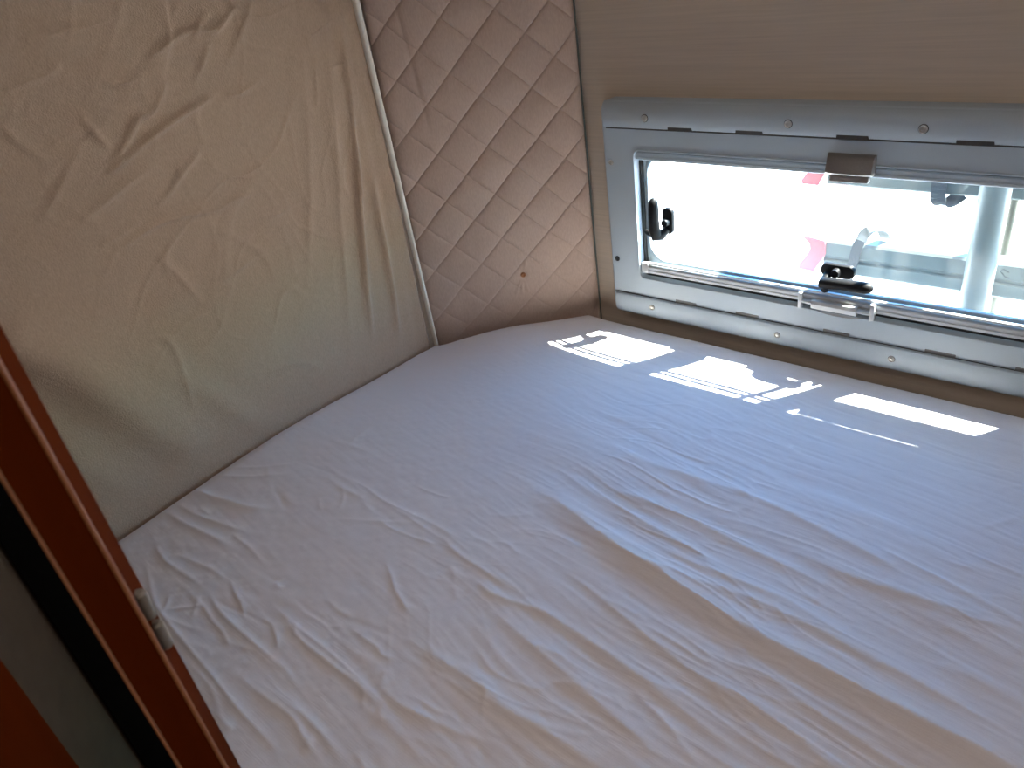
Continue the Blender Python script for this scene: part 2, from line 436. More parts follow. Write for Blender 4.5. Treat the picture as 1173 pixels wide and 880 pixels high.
# ------------------------------------------------------------------ cloth height fields
def perlin(x, y, seed):
    """smooth gradient-like value noise in [-1, 1] on arrays"""
    rg = np.random.default_rng(seed)
    T = rg.random((256, 256)) * 2 - 1
    xi = np.floor(x).astype(int); yi = np.floor(y).astype(int)
    fx = x - xi; fy = y - yi
    fx = fx * fx * fx * (fx * (fx * 6 - 15) + 10)
    fy = fy * fy * fy * (fy * (fy * 6 - 15) + 10)
    g = lambda a, b: T[a & 255, b & 255]
    return (g(xi, yi) * (1 - fx) * (1 - fy) + g(xi + 1, yi) * fx * (1 - fy) + g(xi, yi + 1) * (1 - fx) * fy + g(xi + 1, yi + 1) * fx * fy)

def sstep(a, b, t):
    t = np.clip((t - a) / (b - a), 0, 1)
    return t * t * (3 - 2 * t)

def catmull(pts, amps, sub=8):
    P = [np.array(p, float) for p in pts]
    A = list(amps)
    P = [2 * P[0] - P[1]] + P + [2 * P[-1] - P[-2]]
    A = [A[0]] + A + [A[-1]]
    o = []; oa = []
    for i in range(1, len(P) - 2):
        for k in range(sub):
            t = k / sub
            o.append(.5 * (2 * P[i] + (P[i + 1] - P[i - 1]) * t + (2 * P[i - 1] - 5 * P[i] + 4 * P[i + 1] - P[i + 2]) * t * t + (3 * P[i] - P[i - 1] - 3 * P[i + 1] + P[i + 2]) * t ** 3))
            oa.append(A[i] * (1 - t) + A[i + 1] * t)
    o.append(P[-2]); oa.append(A[-2])
    return np.array(o), np.array(oa)

def add_fold(Hf, X, Y, pts, amp, wl, wr, power=1.6):
    """raises a fold along a polyline: wl / wr are the half widths (mm) left and right of the direction of travel"""
    n = len(pts)
    if not isinstance(amp, (list, tuple)):
        amp = [amp * math.sin(math.pi * (0.10 + 0.80 * i / (n - 1))) for i in range(n)]
    C, A = catmull(pts, amp)
    m = 3.2 * max(wl, wr) / 1000
    sel = (X > C[:, 0].min() - m) & (X < C[:, 0].max() + m) & (Y > C[:, 1].min() - m) & (Y < C[:, 1].max() + m)
    if not sel.any(): return
    x = X[sel]; y = Y[sel]
    best = np.full(x.shape, 1e9); bs = np.zeros_like(x); ba = np.zeros_like(x)
    L = np.concatenate([[0], np.cumsum(np.hypot(*np.diff(C, axis=0).T))])
    for i in range(len(C) - 1):
        d = C[i + 1] - C[i]
        l2 = d @ d
        if l2 < 1e-12: continue
        t = np.clip(((x - C[i, 0]) * d[0] + (y - C[i, 1]) * d[1]) / l2, 0, 1)
        dx = x - C[i, 0] - t * d[0]; dy = y - C[i, 1] - t * d[1]
        q = np.hypot(dx, dy)
        k = q < best
        best[k] = q[k]
        bs[k] = np.sign(d[0] * dy - d[1] * dx)[k]
        s = (L[i] + t * (L[i + 1] - L[i])) / L[-1]
        ends = sstep(0, .14, s) * sstep(0, .14, 1 - s)
        ba[k] = ((A[i] * (1 - t) + A[i + 1] * t) * (0.25 + 0.75 * ends))[k]
    w = np.where(bs > 0, wl, wr) / 1000
    Hf[sel] += ba / 1000 * np.exp(-(best / w) ** power)

def grid_mesh(name, P, nu, nv):
    """P: (nu*nv, 3) row-major grid -> mesh"""
    idx = np.arange(nu * nv).reshape(nu, nv)
    q = np.stack([idx[:-1, :-1], idx[1:, :-1], idx[1:, 1:], idx[:-1, 1:]], -1).reshape(-1, 4)
    me = bpy.data.meshes.new(name)
    me.vertices.add(len(P)); me.vertices.foreach_set('co', np.ascontiguousarray(P, dtype=np.float32).ravel())
    me.loops.add(q.size); me.loops.foreach_set('vertex_index', q.ravel().astype(np.int32))
    me.polygons.add(len(q)); me.polygons.foreach_set('loop_start', np.arange(0, q.size, 4, dtype=np.int32))
    me.update(calc_edges=True)
    me.validate()
    return me


# ------------------------------------------------------------------ the setting
XL = -1.112          # plane of the stretched curtain
YW = 1.1765          # inner face of the window wall
ZC = 0.90            # ceiling
ZF = -0.95           # floor
CX = -0.379          # centre of the window
FX0, FX1, FZ0, FZ1 = -0.820, 0.062, 0.022, 0.435      # outer frame
OX0, OX1, OZ0, OZ1 = -0.753, -0.005, 0.107, 0.349     # clear opening of the frame

def slab(name, boxes, m, label=None):
    bm = bmesh.new()
    for b in boxes: box(bm, *b)
    return tag(finish(name, bm, m, smooth=False), kind='structure', label=label)

hole = (FX0 + .03, FX1 - .03, FZ0 + .03, FZ1 - .03)
slab('wall_right', [(-0.90, hole[0], YW, YW + .03, ZF, ZC), (hole[1], 1.30, YW, YW + .03, ZF, ZC),
                    (hole[0], hole[1], YW, YW + .03, hole[3], ZC), (hole[0], hole[1], YW, YW + .03, ZF, hole[2])],
     M['laminate'], 'pale wood-grain wall panel around the window')
slab('wall_left', [(-1.17, -1.135, -1.4, 0.93, ZF, ZC)], M['laminate'])
bm = bmesh.new()
a, b_ = Vector((-1.138, 0.935, 0)), Vector((-0.885, 1.188, 0))
n_ = Vector((-1, 1, 0)).normalized() * .03
vs8 = []
for z in (ZF, ZC):
    for p in (a, b_, b_ + n_, a + n_):
        vs8.append(bm.verts.new((p.x, p.y, z)))
for f in ((0, 1, 2, 3), (4, 5, 6, 7), (0, 1, 5, 4), (1, 2, 6, 5), (2, 3, 7, 6), (3, 0, 4, 7)):
    bm.faces.new([vs8[i] for i in f])
tag(finish('wall_corner', bm, M['laminate'], smooth=False), kind='structure')
slab('wall_back', [(-1.17, 1.33, -1.44, -1.40, ZF, ZC)], M['laminate_dark'])
slab('wall_far', [(1.30, 1.33, -1.40, YW, ZF, ZC)], M['laminate_dark'])
slab('ceiling', [(-1.17, 1.33, -1.44, YW + .03, ZC, ZC + .03)], M['ceiling'])
slab('floor', [(-1.17, 1.33, -1.44, YW + .03, ZF - .03, ZF)], M['floor'])
slab('ground', [(-25, 25, -10, 40, -1.35, -1.25)], M['ground'], 'sunlit pale gravel ground outside the window')
slab('exterior_wall', [(-1.2, hole[0], YW + .031, YW + .04, ZF - .1, 1.1), (hole[1], 1.34, YW + .031, YW + .04, ZF - .1, 1.1),
                       (hole[0], hole[1], YW + .031, YW + .04, hole[3], 1.1), (hole[0], hole[1], YW + .031, YW + .04, ZF - .1, hole[2])], M['outer'])
slab('bed_platform', [(-1.10, 1.28, 0.10, 0.12, ZF, -.135), (-0.98, 1.28, 0.12, 1.02, -.155, -.135)], M['board'])

# ------------------------------------------------------------------ mattress with its fitted sheet
def sheet_height(X, Y):
    Hf = np.zeros_like(X)
    for pts, amp, wl, wr in BED_FOLDS:
        add_fold(Hf, X, Y, pts, amp, wl, wr, 1.4)
    # drawn-out parallel creases running with the main fold
    ang = math.radians(-7)
    wx = X + 0.02 * perlin(X * 9, Y * 9, 3)
    wy = Y + 0.012 * perlin(X * 5, Y * 7, 4)
    # creases fan slightly: steeper towards the mattress foot
    U = wx * math.cos(ang) + wy * math.sin(ang)
    V = -wx * math.sin(ang) + wy * math.cos(ang)
    right = sstep(-0.80, -0.45, X + 0.25 * (Y - .6))
    far = 1 - sstep(0.78, 1.02, Y)
    strong = right * (0.35 + 0.65 * far)
    Hf += 0.0011 * strong * perlin(U * 6 + 20, V * 46, 21)
    patch = 0.25 + 0.75 * sstep(-.35, .45, perlin(X * 4.5 + 3, Y * 8 + 1, 26))
    rdg = 1 - np.abs(perlin(U * 6.5 + 50 + 2 * wx, V * 55 + 2.5 * perlin(X * 6, Y * 6, 27), 22))
    Hf += 0.0013 * patch * strong * np.clip((rdg - .55) / .45, 0, 1) ** 2
    rdg = 1 - np.abs(perlin(U * 10 + 10, V * 100 + 3 * perlin(X * 7, Y * 7, 28), 25))
    Hf += 0.0007 * patch * strong * np.clip((rdg - .5) / .5, 0, 1) ** 2
    Hf += 0.00036 * (0.3 + 0.7 * right) * perlin(U * 14, V * 190, 23)
    Hf += 0.0022 * strong * perlin(U * 3 + 9, V * 17, 24)
    # a few random short creases near the foot edge
    low = sstep(-1.1, -0.7, X) * (1 - sstep(.45, .7, Y))
    ang2 = math.radians(-16)
    U2 = wx * math.cos(ang2) + wy * math.sin(ang2); V2 = -wx * math.sin(ang2) + wy * math.cos(ang2)
    rg = np.random.default_rng(77)
    for k in range(170):
        short = k % 6 == 5
        x0 = rg.uniform(-1.05, .10); y0 = rg.uniform(.11, .56)
        if x0 > -.6 and y0 > .48: y0 -= .2
        a = math.radians(rg.normal(-42, 16) if short else rg.normal(-2 - 6 * (y0 > .4), 8))
        ln = rg.uniform(.015, .045) if short else rg.uniform(.03, .14)
        bend = rg.normal(0, .10)
        pts = [(x0 + ln * t * math.cos(a + bend * (t - .5)), y0 + ln * t * math.sin(a + bend * (t - .5)) + rg.normal(0, .0012)) for t in (0, .25, .5, .75, 1)]
        w = rg.uniform(2.4, 5.5)
        add_fold(Hf, X, Y, pts, float(rg.uniform(.35, 1.3)) * (1 if rg.random() < .8 else -1), w * rg.uniform(.9, 1.5), w)
    left = (1 - right) * (1 - sstep(.55, .8, Y))
    Hf += 0.00035 * left * perlin(X * 30, Y * 42, 36) + 0.00015 * left * perlin(X * 70, Y * 90, 37)
    # soft undulation of the padding
    Hf += 0.0020 * perlin(X * 4, Y * 5, 41) * sstep(0.15, 0.35, Y)
    Hf += 0.00015 * perlin(X * 120, Y * 120, 42)
    # the mattress crowns along its free edges
    Hf += 0.021 * np.exp(-((Y - .50) / .23) ** 2) * np.exp(-np.clip(X + 1.1, 0, 9) / .35)
    Hf += 0.022 * np.exp(-((X + 1.00) ** 2 + (Y - 1.04) ** 2) / .125 ** 2)
    Hf += 0.010 * sstep(1.02, 1.125, Y) * sstep(-1.0, -.85, X)                     # and along the window
    return Hf

MX0, MX1, MY0, MY1 = -1.106, 0.95, 0.092, 1.130
def left_edge(y):
    """left outline of the mattress: straight, then the cut-off corner, softly rounded"""
    c = np.where(y > 0.890, MX0 + (y - 0.890) * 0.98, MX0)
    k = np.exp(-((y - 0.896) / 0.035) ** 2) * 0.008
    return c + k

ny = 532
ys = MY0 + (MY1 - MY0) * np.linspace(0, 1, ny)
ss = np.concatenate([np.linspace(0, 0.72, 720, endpoint=False), np.linspace(0.72, 1.0, 60)])
nx = len(ss)
YY, SS = np.meshgrid(ys, ss, indexing='ij')
LE = left_edge(YY)
XX = LE + SS * (MX1 - LE)
Z = sheet_height(XX, YY)
r_e = 0.014
Z = Z + 0.003
slant = np.where(YY > 0.890, 1 / math.sqrt(2), 1.0)
dl = (XX - LE) * slant
dmin = np.minimum(np.minimum(dl, MX1 - XX), np.minimum(YY - MY0, (MY1 - YY) * 1.0))
q_ = np.clip(1 - dmin / r_e, 0, 1)
Z = Z * sstep(0, .03, dmin) + (Z * (1 - sstep(0, .03, dmin)) * 0.8) - r_e * (1 - np.sqrt(np.clip(1 - q_ * q_, 0, 1)))
P = np.stack([XX, YY, Z], -1)
# side skirt: two more rings all round, tucked under
def ring_out(P, dz, inset):
    top = np.full_like(P, 0)
    return top
PP = np.zeros((ny + 4, nx + 4, 3))
PP[2:-2, 2:-2] = P
PP[1, 2:-2] = P[0] + (0, 0, 0); PP[1, 2:-2, 2] = -.105
PP[0, 2:-2] = P[0] + (0, .012, 0); PP[0, 2:-2, 2] = -.128
PP[-2, 2:-2] = P[-1]; PP[-2, 2:-2, 2] = -.105
PP[-1, 2:-2] = P[-1] - (0, .012, 0); PP[-1, 2:-2, 2] = -.128
PP[:, 1] = PP[:, 2]; PP[:, 1, 2] = np.minimum(-.105, PP[:, 2, 2])
PP[:, 0] = PP[:, 2] + (.012, 0, 0); PP[:, 0, 2] = -.128
PP[:, -2] = PP[:, -3]; PP[:, -2, 2] = np.minimum(-.105, PP[:, -3, 2])
PP[:, -1] = PP[:, -3] - (.012, 0, 0); PP[:, -1, 2] = -.128
me = grid_mesh('fitted_sheet', PP.reshape(-1, 3), ny + 4, nx + 4)
mattress = empty('mattress', (-0.08, 0.62, -0.135))
tag(mattress, 'wide mattress under a wrinkled pale lilac fitted sheet with a cut-off far corner', 'mattress')
link_mesh('fitted_sheet', me, M['sheet'], mattress)
bm = bmesh.new()
sq = [(-1.07, .12), (.92, .12), (.92, 1.10), (-.85, 1.10), (-1.07, .88)]
lo = [bm.verts.new((x, y, -.133)) for x, y in sq]; hi = [bm.verts.new((x, y, -.035)) for x, y in sq]
bm.faces.new(lo[::-1]); bm.faces.new(hi)
for i in range(5): bm.faces.new((lo[i], lo[(i + 1) % 5], hi[(i + 1) % 5], hi[i]))
finish('mattress_core', bm, M['foam'], mattress, smooth=False)

# ------------------------------------------------------------------ stretched curtain on the left
cy = np.linspace(-0.55, 0.893, 560); cz = np.linspace(-0.15, ZC - .002, 420)
CYY, CZZ = np.meshgrid(cy, cz, indexing='ij')
Hc = np.zeros_like(CYY)
for pts, amp, wl, wr in CURTAIN_FOLDS:
    add_fold(Hc, CYY, CZZ, pts, amp, wl * (.8 if wl < 15 else 1), wr * (.8 if wr < 15 else 1), 1.4 if wl < 15 else 2.0)
ca = math.radians(38)
Uc = CYY * math.cos(ca) + CZZ * math.sin(ca); Vc = -CYY * math.sin(ca) + CZZ * math.cos(ca)
Wp = 0.03 * perlin(CYY * 8, CZZ * 8, 51)
rd = 1 - np.abs(perlin(Uc * 6 + Wp * 20, Vc * 20 + Wp * 40, 52))
mid = np.exp(-((CYY - .62) / .25) ** 2) * sstep(.12, .3, CZZ)
Hc += 0.0028 * mid * np.clip((rd - .72) / .28, 0, 1) ** 2
rd = 1 - np.abs(perlin(CYY * 16 + Wp * 30, CZZ * 14 + Wp * 30, 53))
Hc += 0.0014 * mid * np.clip((rd - .78) / .22, 0, 1) ** 2
Hc += 0.0016 * sstep(.70, .85, CYY) * perlin(CYY * 60 - CZZ * 2, CZZ * 2.2, 54)
Hc += 0.006 * perlin(CYY * 4 + 3, CZZ * 3.4, 55) * (1 - sstep(.75, .9, CYY)) + 0.0010 * perlin(CYY * 22, CZZ * 22, 56)
Hc *= sstep(0.895, 0.875, CYY) * 0.9 + 0.1
Hc *= 0.12 + 0.88 * sstep(0.0, 0.10, CZZ)
Hc -= 0.0 
PC = np.stack([XL + np.clip(Hc, -.010, .05), CYY, CZZ], -1)
me = grid_mesh('curtain', PC.reshape(-1, 3)[:, :], 560, 420)
curtain = link_mesh('curtain', me, M['curtain'])
sm = curtain.modifiers.new('thickness', 'SOLIDIFY'); sm.thickness = 0.0015; sm.offset = 0
tag(curtain, 'creased khaki fabric curtain stretched along the left side of the bed', 'curtain')

# ivory strip holding the curtain edge, leaning a little like in the photo
bm = bmesh.new()
def strip_sec(z):
    t = (z - 0.0) / 0.65
    y = 0.9075 - 0.0125 * t
    w = 0.0030 + 0.0024 * t
    x = XL + 0.0015
    prof = [(0, -w), (0.006, -w), (0.0085, -w * .6), (0.0092, 0), (0.0085, w * .6), (0.006, w), (0, w)]
    return [(x + dx, y + dy, z) for dx, dy in prof]
loft(bm, [strip_sec(z) for z in np.linspace(-.13, ZC - .002, 12)])
tag(finish('trim_1', bm, M['strip']), kind='structure', label='thin ivory strip down the edge of the curtain')

# ------------------------------------------------------------------ quilted corner panel
u0, z0q, UQ, VQ = 0.0277, 0.557, 0.0940, 0.0900
ul, ur = -0.145, 0.2115
D = (-1.1025 - 0.926) / -math.sqrt(2)               # distance along (-1, 1)/sqrt2
qu = np.linspace(ul, ur, 240); qz = np.linspace(-0.15, ZC - .002, 620)
QU, QZ = np.meshgrid(qu, qz, indexing='ij')
wob = 0.0016 * perlin(QU * 18, QZ * 18, 61)
A_ = (QU + wob - u0) / UQ + (QZ - z0q) / VQ
B_ = (QU - wob - u0) / UQ - (QZ - z0q) / VQ
pa = np.abs(np.sin(np.pi * A_)); pb = np.abs(np.sin(np.pi * B_))
Hq = 0.0064 * (pa ** .30) * (pb ** .50) - 0.0013 * (0.5 * np.exp(-(pa / .06) ** 2) + np.exp(-(pb / .07) ** 2))
soft = 0.35 + 0.65 * sstep(0.03, 0.30, QZ)           # the padding flattens out towards the bed
Hq *= soft
Hq += 0.0012 * perlin(QU * 30, QZ * 26, 62) + 0.0022 * perlin(QU * 6, QZ * 5, 63)
add_fold(Hq, QU, QZ, [(-0.095, 0.75), (-0.088, 0.62), (-0.078, 0.50), (-0.070, 0.40)], [-2.5, -2.5, -2.2, -1.0], 5, 7)
bu, bz = 0.0600, 0.113
for du, a in ((-.016, 1.6), (-.006, 1.8), (.004, 1.5)):
    add_fold(Hq, QU, QZ, [(bu + du * .25, bz - .008), (bu + du * .8, bz - .024), (bu + du * 1.3, bz - .042)], a, 2.6, 2.6)
add_fold(Hq, QU, QZ, [(bu + .003, bz + .008), (bu + .007, bz + .022), (bu + .008, bz + .034)], 1.3, 2.4, 2.4)
Hq -= 0.004 * np.exp(-((QU - bu) ** 2 + (QZ - bz) ** 2) / .007 ** 2)
Hq -= 0.012 * (1 - sstep(-.02, .07, QZ))
edge_q = np.minimum(QU - ul, ur - QU)
Hq -= 0.010 * np.exp(-edge_q / .006)
nx_, ny_ = 1 / math.sqrt(2), -1 / math.sqrt(2)
bx = QU / math.sqrt(2) - D / math.sqrt(2); by = QU / math.sqrt(2) + D / math.sqrt(2)
off = -0.004
PQ = np.stack([bx + nx_ * (Hq + off), by + ny_ * (Hq + off), QZ], -1)
me = grid_mesh('quilted_cover', PQ.reshape(-1, 3), 240, 620)
quilt = empty('quilted_panel', (-0.98, 1.03, -0.15))
tag(quilt, 'taupe diamond-quilted upholstered panel across the corner beside the window', 'padded panel')
qo = link_mesh('quilted_cover', me, M['quilt'], quilt)
sm = qo.modifiers.new('thickness', 'SOLIDIFY'); sm.thickness = 0.002; sm.offset = 0
bm = bmesh.new()
cb = Vector((bu / math.sqrt(2) - D / math.sqrt(2), bu / math.sqrt(2) + D / math.sqrt(2), bz))
nn = Vector((nx_, ny_, 0)); tt = Vector((nx_, -ny_, 0))
prof = [(.0052, -.006), (.0052, -.0005), (.0045, .0012), (.0030, .0008), (.0014, -.0006)]
loft(bm, [[cb + nn * h + tt * (r * math.cos(k * math.pi / 10)) + Vector((0, 0, 1)) * (r * math.sin(k * math.pi / 10)) for k in range(20)] for r, h in prof])
tag(finish('button', bm, M['button'], quilt), label='small tan button low on the quilting')
# grey-green piping between panel and window wall
bm = bmesh.new()
tube(bm, [(-0.8650, 1.1625, z) for z in (-.14, .2, .5, ZC - .002)], 0.0017, 10)
tag(finish('trim_2', bm, M['piping']), kind='structure', label='thin grey-green piping between quilted panel and wall')

# ------------------------------------------------------------------ the window
win = empty('window_1', (CX, YW, FZ0))
tag(win, 'wide low grey-framed window above the bed', 'window', kind='structure')
bm = bmesh.new()
YFc = 1.150
def fr_ring(il, it, y, r):
    return rrect(FX0 + il, FX1 - il, FZ0 + it, FZ1 - it, r, y, 8)
rings = [fr_ring(0, 0, YW + .002, .020), fr_ring(0, 0, 1.157, .020), fr_ring(.0012, .0012, 1.1535, .019), fr_ring(.0045, .0045, 1.1508, .016), fr_ring(.010, .010, YFc, .012),
         rrect(OX0 - .004, OX1 + .004, OZ0 - .004, OZ1 + .004, .014, YFc, 8),
         rrect(OX0 - .0025, OX1 + .0025, OZ0 - .0025, OZ1 + .0025, .0125, YFc - .0022, 8),
         rrect(OX0 - .0008, OX1 + .0008, OZ0 - .0008, OZ1 + .0008, .011, YFc - .0018, 8),
         rrect(OX0, OX1, OZ0, OZ1, .010, YFc + .001, 8),
         rrect(OX0 + .001, OX1 - .001, OZ0 + .001, OZ1 - .001, .010, 1.172, 8)]
loft(bm, rings, caps=False)
finish('window_frame', bm, M['frame'], win, angle=28)
# rounded cover strips along the top and bottom of the frame
def cover(z_seam, z_out, name):
    s = 1 if z_out > z_seam else -1
    L_ = abs(z_out - z_seam)
    prof = [(0.0, .0), (0.0, -.0052), (.0008, -.0068), (.0024, -.0078), (.012, -.0098), (.022, -.0100), (.031, -.0085), (.037, -.0050), (L_ - .002, .0010), (L_, .0052), (L_ - .001, .0068), (.01, .004)]
    bm = bmesh.new()
    secs = []
    for x, k in ((FX0 + .0085, .55), (FX0 + .0105, .9), (FX0 + .0135, 1), (FX1 - .0135, 1), (FX1 - .0105, .9), (FX1 - .0085, .55)):
        secs.append([(x, YFc + dy * (k if dy < 0 else 1), z_seam + s * dz) for dz, dy in prof])
    loft(bm, secs)
    finish(name, bm, M['frame'], win, angle=30)
cover(0.3905, 0.4335, 'cover_strip')
cover(0.0675, 0.0235, 'cover_strip')
bm = bmesh.new(); box(bm, FX0 + .011, FX1 - .011, YFc - .0006, YFc + .004, .3866, .3908)
finish('seam', bm, M['slot'], win, smooth=False)
bm = bmesh.new(); box(bm, FX0 + .011, FX1 - .011, YFc - .0006, YFc + .004, .0672, .0688)
finish('seam', bm, M['slot'], win, smooth=False)
for k, xc in enumerate((-.657, -.5357, -.379, -.2225, -.1013)):
    bm = bmesh.new(); box(bm, xc - .0225, xc + .0225, YFc - .0084, YFc + .003, .3890, .3958, .0006, 1)
    finish('clip_slot', bm, M['slot'], win, smooth=False)
    bm = bmesh.new(); box(bm, xc - .0215, xc + .0215, YFc - .0008, YFc + .003, .0672, .0738, .0006, 1)
    finish('clip_slot', bm, M['slot_grey'], win, smooth=False)
for x, z, y in ((-.7216, .4090, YFc - .0107), (-.4727, .4085, YFc - .0107), (-.2862, .4085, YFc - .0107), (-.8035, .3257, YFc + .0004), (-.725, .0520, YFc - .0105), (-.4751, .0495, YFc - .0105), (-.2873, .0495, YFc - .0105)):
    bm = bmesh.new(); screw(bm, x, y + .0008, z, 0.0056 if z > .4 else 0.0050)
    sc = finish('screw', bm, M['steel'], win)
    r_ = 0.0066 if z > .4 else 0.0056
    bm = bmesh.new()
    loft(bm, [[(x + q * math.cos(k * math.pi / 10), y + dy, z + q * math.sin(k * math.pi / 10)) for k in range(20)] for q, dy in ((r_, .0014), (r_, .0004), (r_ * .92, .0001))])
    finish('washer', bm, M['slot'] if z > .4 else M['slot_grey'], sc)
bm = bmesh.new()
loft(bm, [[(-.8045 + r * math.cos(k * math.pi / 8), y, .1377 + r * math.sin(k * math.pi / 8)) for k in range(16)] for r, y in ((.0052, YFc + .0006), (.0052, YFc - .0008), (.0042, YFc - .0010), (.0036, YFc - .0002))])
tag(finish('screw', bm, M['seal'], win), label='dark empty screw hole low on the left')

# rubber seal, sash and acrylic pane
bm = bmesh.new()
loft(bm, [rrect(OX0 + d, OX1 - d, OZ0 + d, OZ1 - d, .012, y, 8) for d, y in ((-.012, 1.163), (.0045, 1.163), (.006, 1.167), (.006, 1.178), (-.012, 1.178))], caps=False, loop=True)
finish('seal', bm, M['seal'], win, angle=30)
bm = bmesh.new()
SX0, SX1, SZ0, SZ1 = OX0 + .004, OX1 - .004, OZ0 + .004, OZ1 - .004
loft(bm, [rrect(SX0 + a_, SX1 - a_, SZ0 + c_, SZ1 - a_, r_, y, 12) for a_, c_, r_, y in
          ((.000, .000, .014, 1.170), (.0035, .006, .018, 1.1672), (.0055, .012, .024, 1.1672), (.006, .0135, .024, 1.1686), (.007, .015, .025, 1.1686), (.0075, .0165, .026, 1.1672), (.0088, .0265, .033, 1.1676), (.0095, .0280, .034, 1.1690), (.0080, .0240, .032, 1.184), (.0, .0, .014, 1.184))], caps=False, loop=True)
finish('sash', bm, M['sash'], win, angle=60)
bm = bmesh.new()
loft(bm, [rrect(SX0 + .004, SX1 - .004, SZ0 + .010, SZ1 - .004, .036, y, 12) for y in (1.1765, 1.1815)])
finish('pane', bm, M['pane'], win, smooth=False)

# roller-blind bar at the top with its taupe grip
bm = bmesh.new()
def bar(bm, z0, z1, y0, y1, x0, x1):
    zc = (z0 + z1) / 2
    prof = [(y1, z0), (y0 + .002, z0), (y0, z0 + .0018), (y0, zc - .0016), (y0 + .0016, zc - .0008), (y0 + .0016, zc + .0008), (y0, zc + .0016), (y0, z1 - .0018), (y0 + .002, z1), (y1, z1)]
    loft(bm, [[(x, y, z) for y, z in prof] for x in (x0, x1)])
bar(bm, .3325, .3465, 1.1525, 1.1605, OX0 + .002, OX1 - .002)
tag(finish('blind_bar', bm, M['frame'], win, angle=30), label='grey roller-blind bar at the top')
bm = bmesh.new()
secs = []
for x, k in ((-.4135, .55), (-.412, .85), (-.406, 1), (-.379, 1.06), (-.352, 1), (-.346, .85), (-.3445, .55)):
    secs.append([(x, 1.151 + dy * k, z) for dy, z in ((0.0, .3400), (-.014, .3385), (-.0185, .3420), (-.0165, .3490), (-.010, .3620), (-.004, .3665), (0.0, .3670))])
loft(bm, secs)
grip = finish('blind_grip', bm, M['grip'], win, angle=35)
tag(grip, label='taupe moulded grip of the blind')
bm = bmesh.new(); box(bm, -.407, -.351, 1.141, 1.1525, .3262, .3388, .002, 2)
finish('grip_catch', bm, M['grip'], grip)

# fly-screen bar at the bottom with its catch
bm = bmesh.new()
bar(bm, .1165, .1310, 1.1515, 1.1605, OX0 + .002, OX1 - .002)
bar(bm, .1335, .1370, 1.1545, 1.1605, OX0 + .002, OX1 - .002)
lowbar = finish('screen_bar', bm, M['alu'], win, angle=30)
tag(lowbar, label='bright aluminium fly-screen bar at the bottom')
bm = bmesh.new(); box(bm, OX0 + .0015, OX0 + .016, 1.1508, 1.160, .1160, .1375, .0015, 2)
finish('bar_end_cap', bm, M['alu'], win)
bm = bmesh.new()
for x0, x1 in ((-.4450, -.4375), (-.3300, -.3220)):
    box(bm, x0, x1, 1.1440, 1.1530, .1060, .1345, .0025, 2)
loft(bm, [[(x, 1.1475 + dy, .1175 + dz) for dy, dz in ((0, -.008), (-.006, -.006), (-.007, .002), (-.004, .007), (0.004, .008), (.004, -.008))] for x in (-.421, -.419, -.351, -.349)])
tube(bm, [(-.439, 1.1480, .1190), (-.328, 1.1480, .1175)], .0036, 12)
loft(bm, [[(CX + .004 + 0.038 * math.sin(t), 1.1475 - .006 * math.cos(t) * k, .1075 - .0025 * k * math.cos(t)) for t in np.linspace(-1.5, 1.5, 15)] for k in (0.3, 1.0)], closed=False, caps=False)
catch = finish('screen_catch', bm, M['alu'], win, angle=35)
tag(catch, label='silver sliding catch on the fly-screen bar')

# two black turn latches on the pane
def latch_base(bm, x, z, w, h, r):
    loft(bm, [rrect(x - w / 2 + i, x + w / 2 - i, z - h / 2 + i, z + h / 2 - i, r - i * .6, y, 6) for i, y in ((.0, 1.1768), (.0, 1.1715), (.0012, 1.1695), (.004, 1.1690))])
    tube(bm, [(x, 1.170, z), (x, 1.158, z)], [.0075, .0065], 16)
lt = empty('latch', (-.7165, 1.1768, .215)); lt.parent = win; lt.matrix_parent_inverse = Matrix.Translation(win.location).inverted()
tag(lt, label='left latch, its lever pointing up')
def child(o, p):
    o.parent = p
    o.matrix_parent_inverse = p.matrix_world.inverted() if False else Matrix.Translation(p.location).inverted()
bm = bmesh.new(); latch_base(bm, -.7030, .2180, .0225, .050, .0095)
finish('base_plate', bm, M['black'], lt)
bm = bmesh.new()
tube(bm, [(-.7030, 1.170, .203), (-.7120, 1.160, .193), (-.7170, 1.1545, .194), (-.7195, 1.1515, .206), (-.7190, 1.1500, .226), (-.7185, 1.1500, .246), (-.7185, 1.1503, .2580), (-.7187, 1.1507, .2640), (-.7188, 1.151, .2670)],
     [.0065, .0100, .0115, .0108, .0098, .0098, .0088, .0062, .0025], 16)
tube(bm, [(-.717, 1.156, .1950), (-.734, 1.158, .196), (-.744, 1.161, .197)], [.0065, .0060, .0045], 12)
finish('lever', bm, M['black'], lt)
lb = empty('latch', (-.395, 1.1768, .165)); lb.parent = win; lb.matrix_parent_inverse = Matrix.Translation(win.location).inverted()
tag(lb, label='bottom latch, its lever lying to the right')
bm = bmesh.new(); latch_base(bm, -.3930, .1700, .054, .0230, .0095)
finish('base_plate', bm, M['black'], lb)
bm = bmesh.new()
tube(bm, [(-.407, 1.170, .165), (-.4075, 1.160, .156), (-.4070, 1.1535, .155), (-.398, 1.1510, .1570), (-.378, 1.1500, .1585), (-.358, 1.1495, .1590), (-.340, 1.1500, .1590), (-.3330, 1.1505, .1588), (-.3295, 1.1510, .1585)],
     [.0060, .0085, .0100, .0095, .0090, .0096, .0096, .0075, .0030], 16)
tube(bm, [(-.4075, 1.156, .155), (-.4070, 1.158, .143), (-.4065, 1.161, .1365)], [.0060, .0060, .0050], 12)
finish('lever', bm, M['black'], lb)

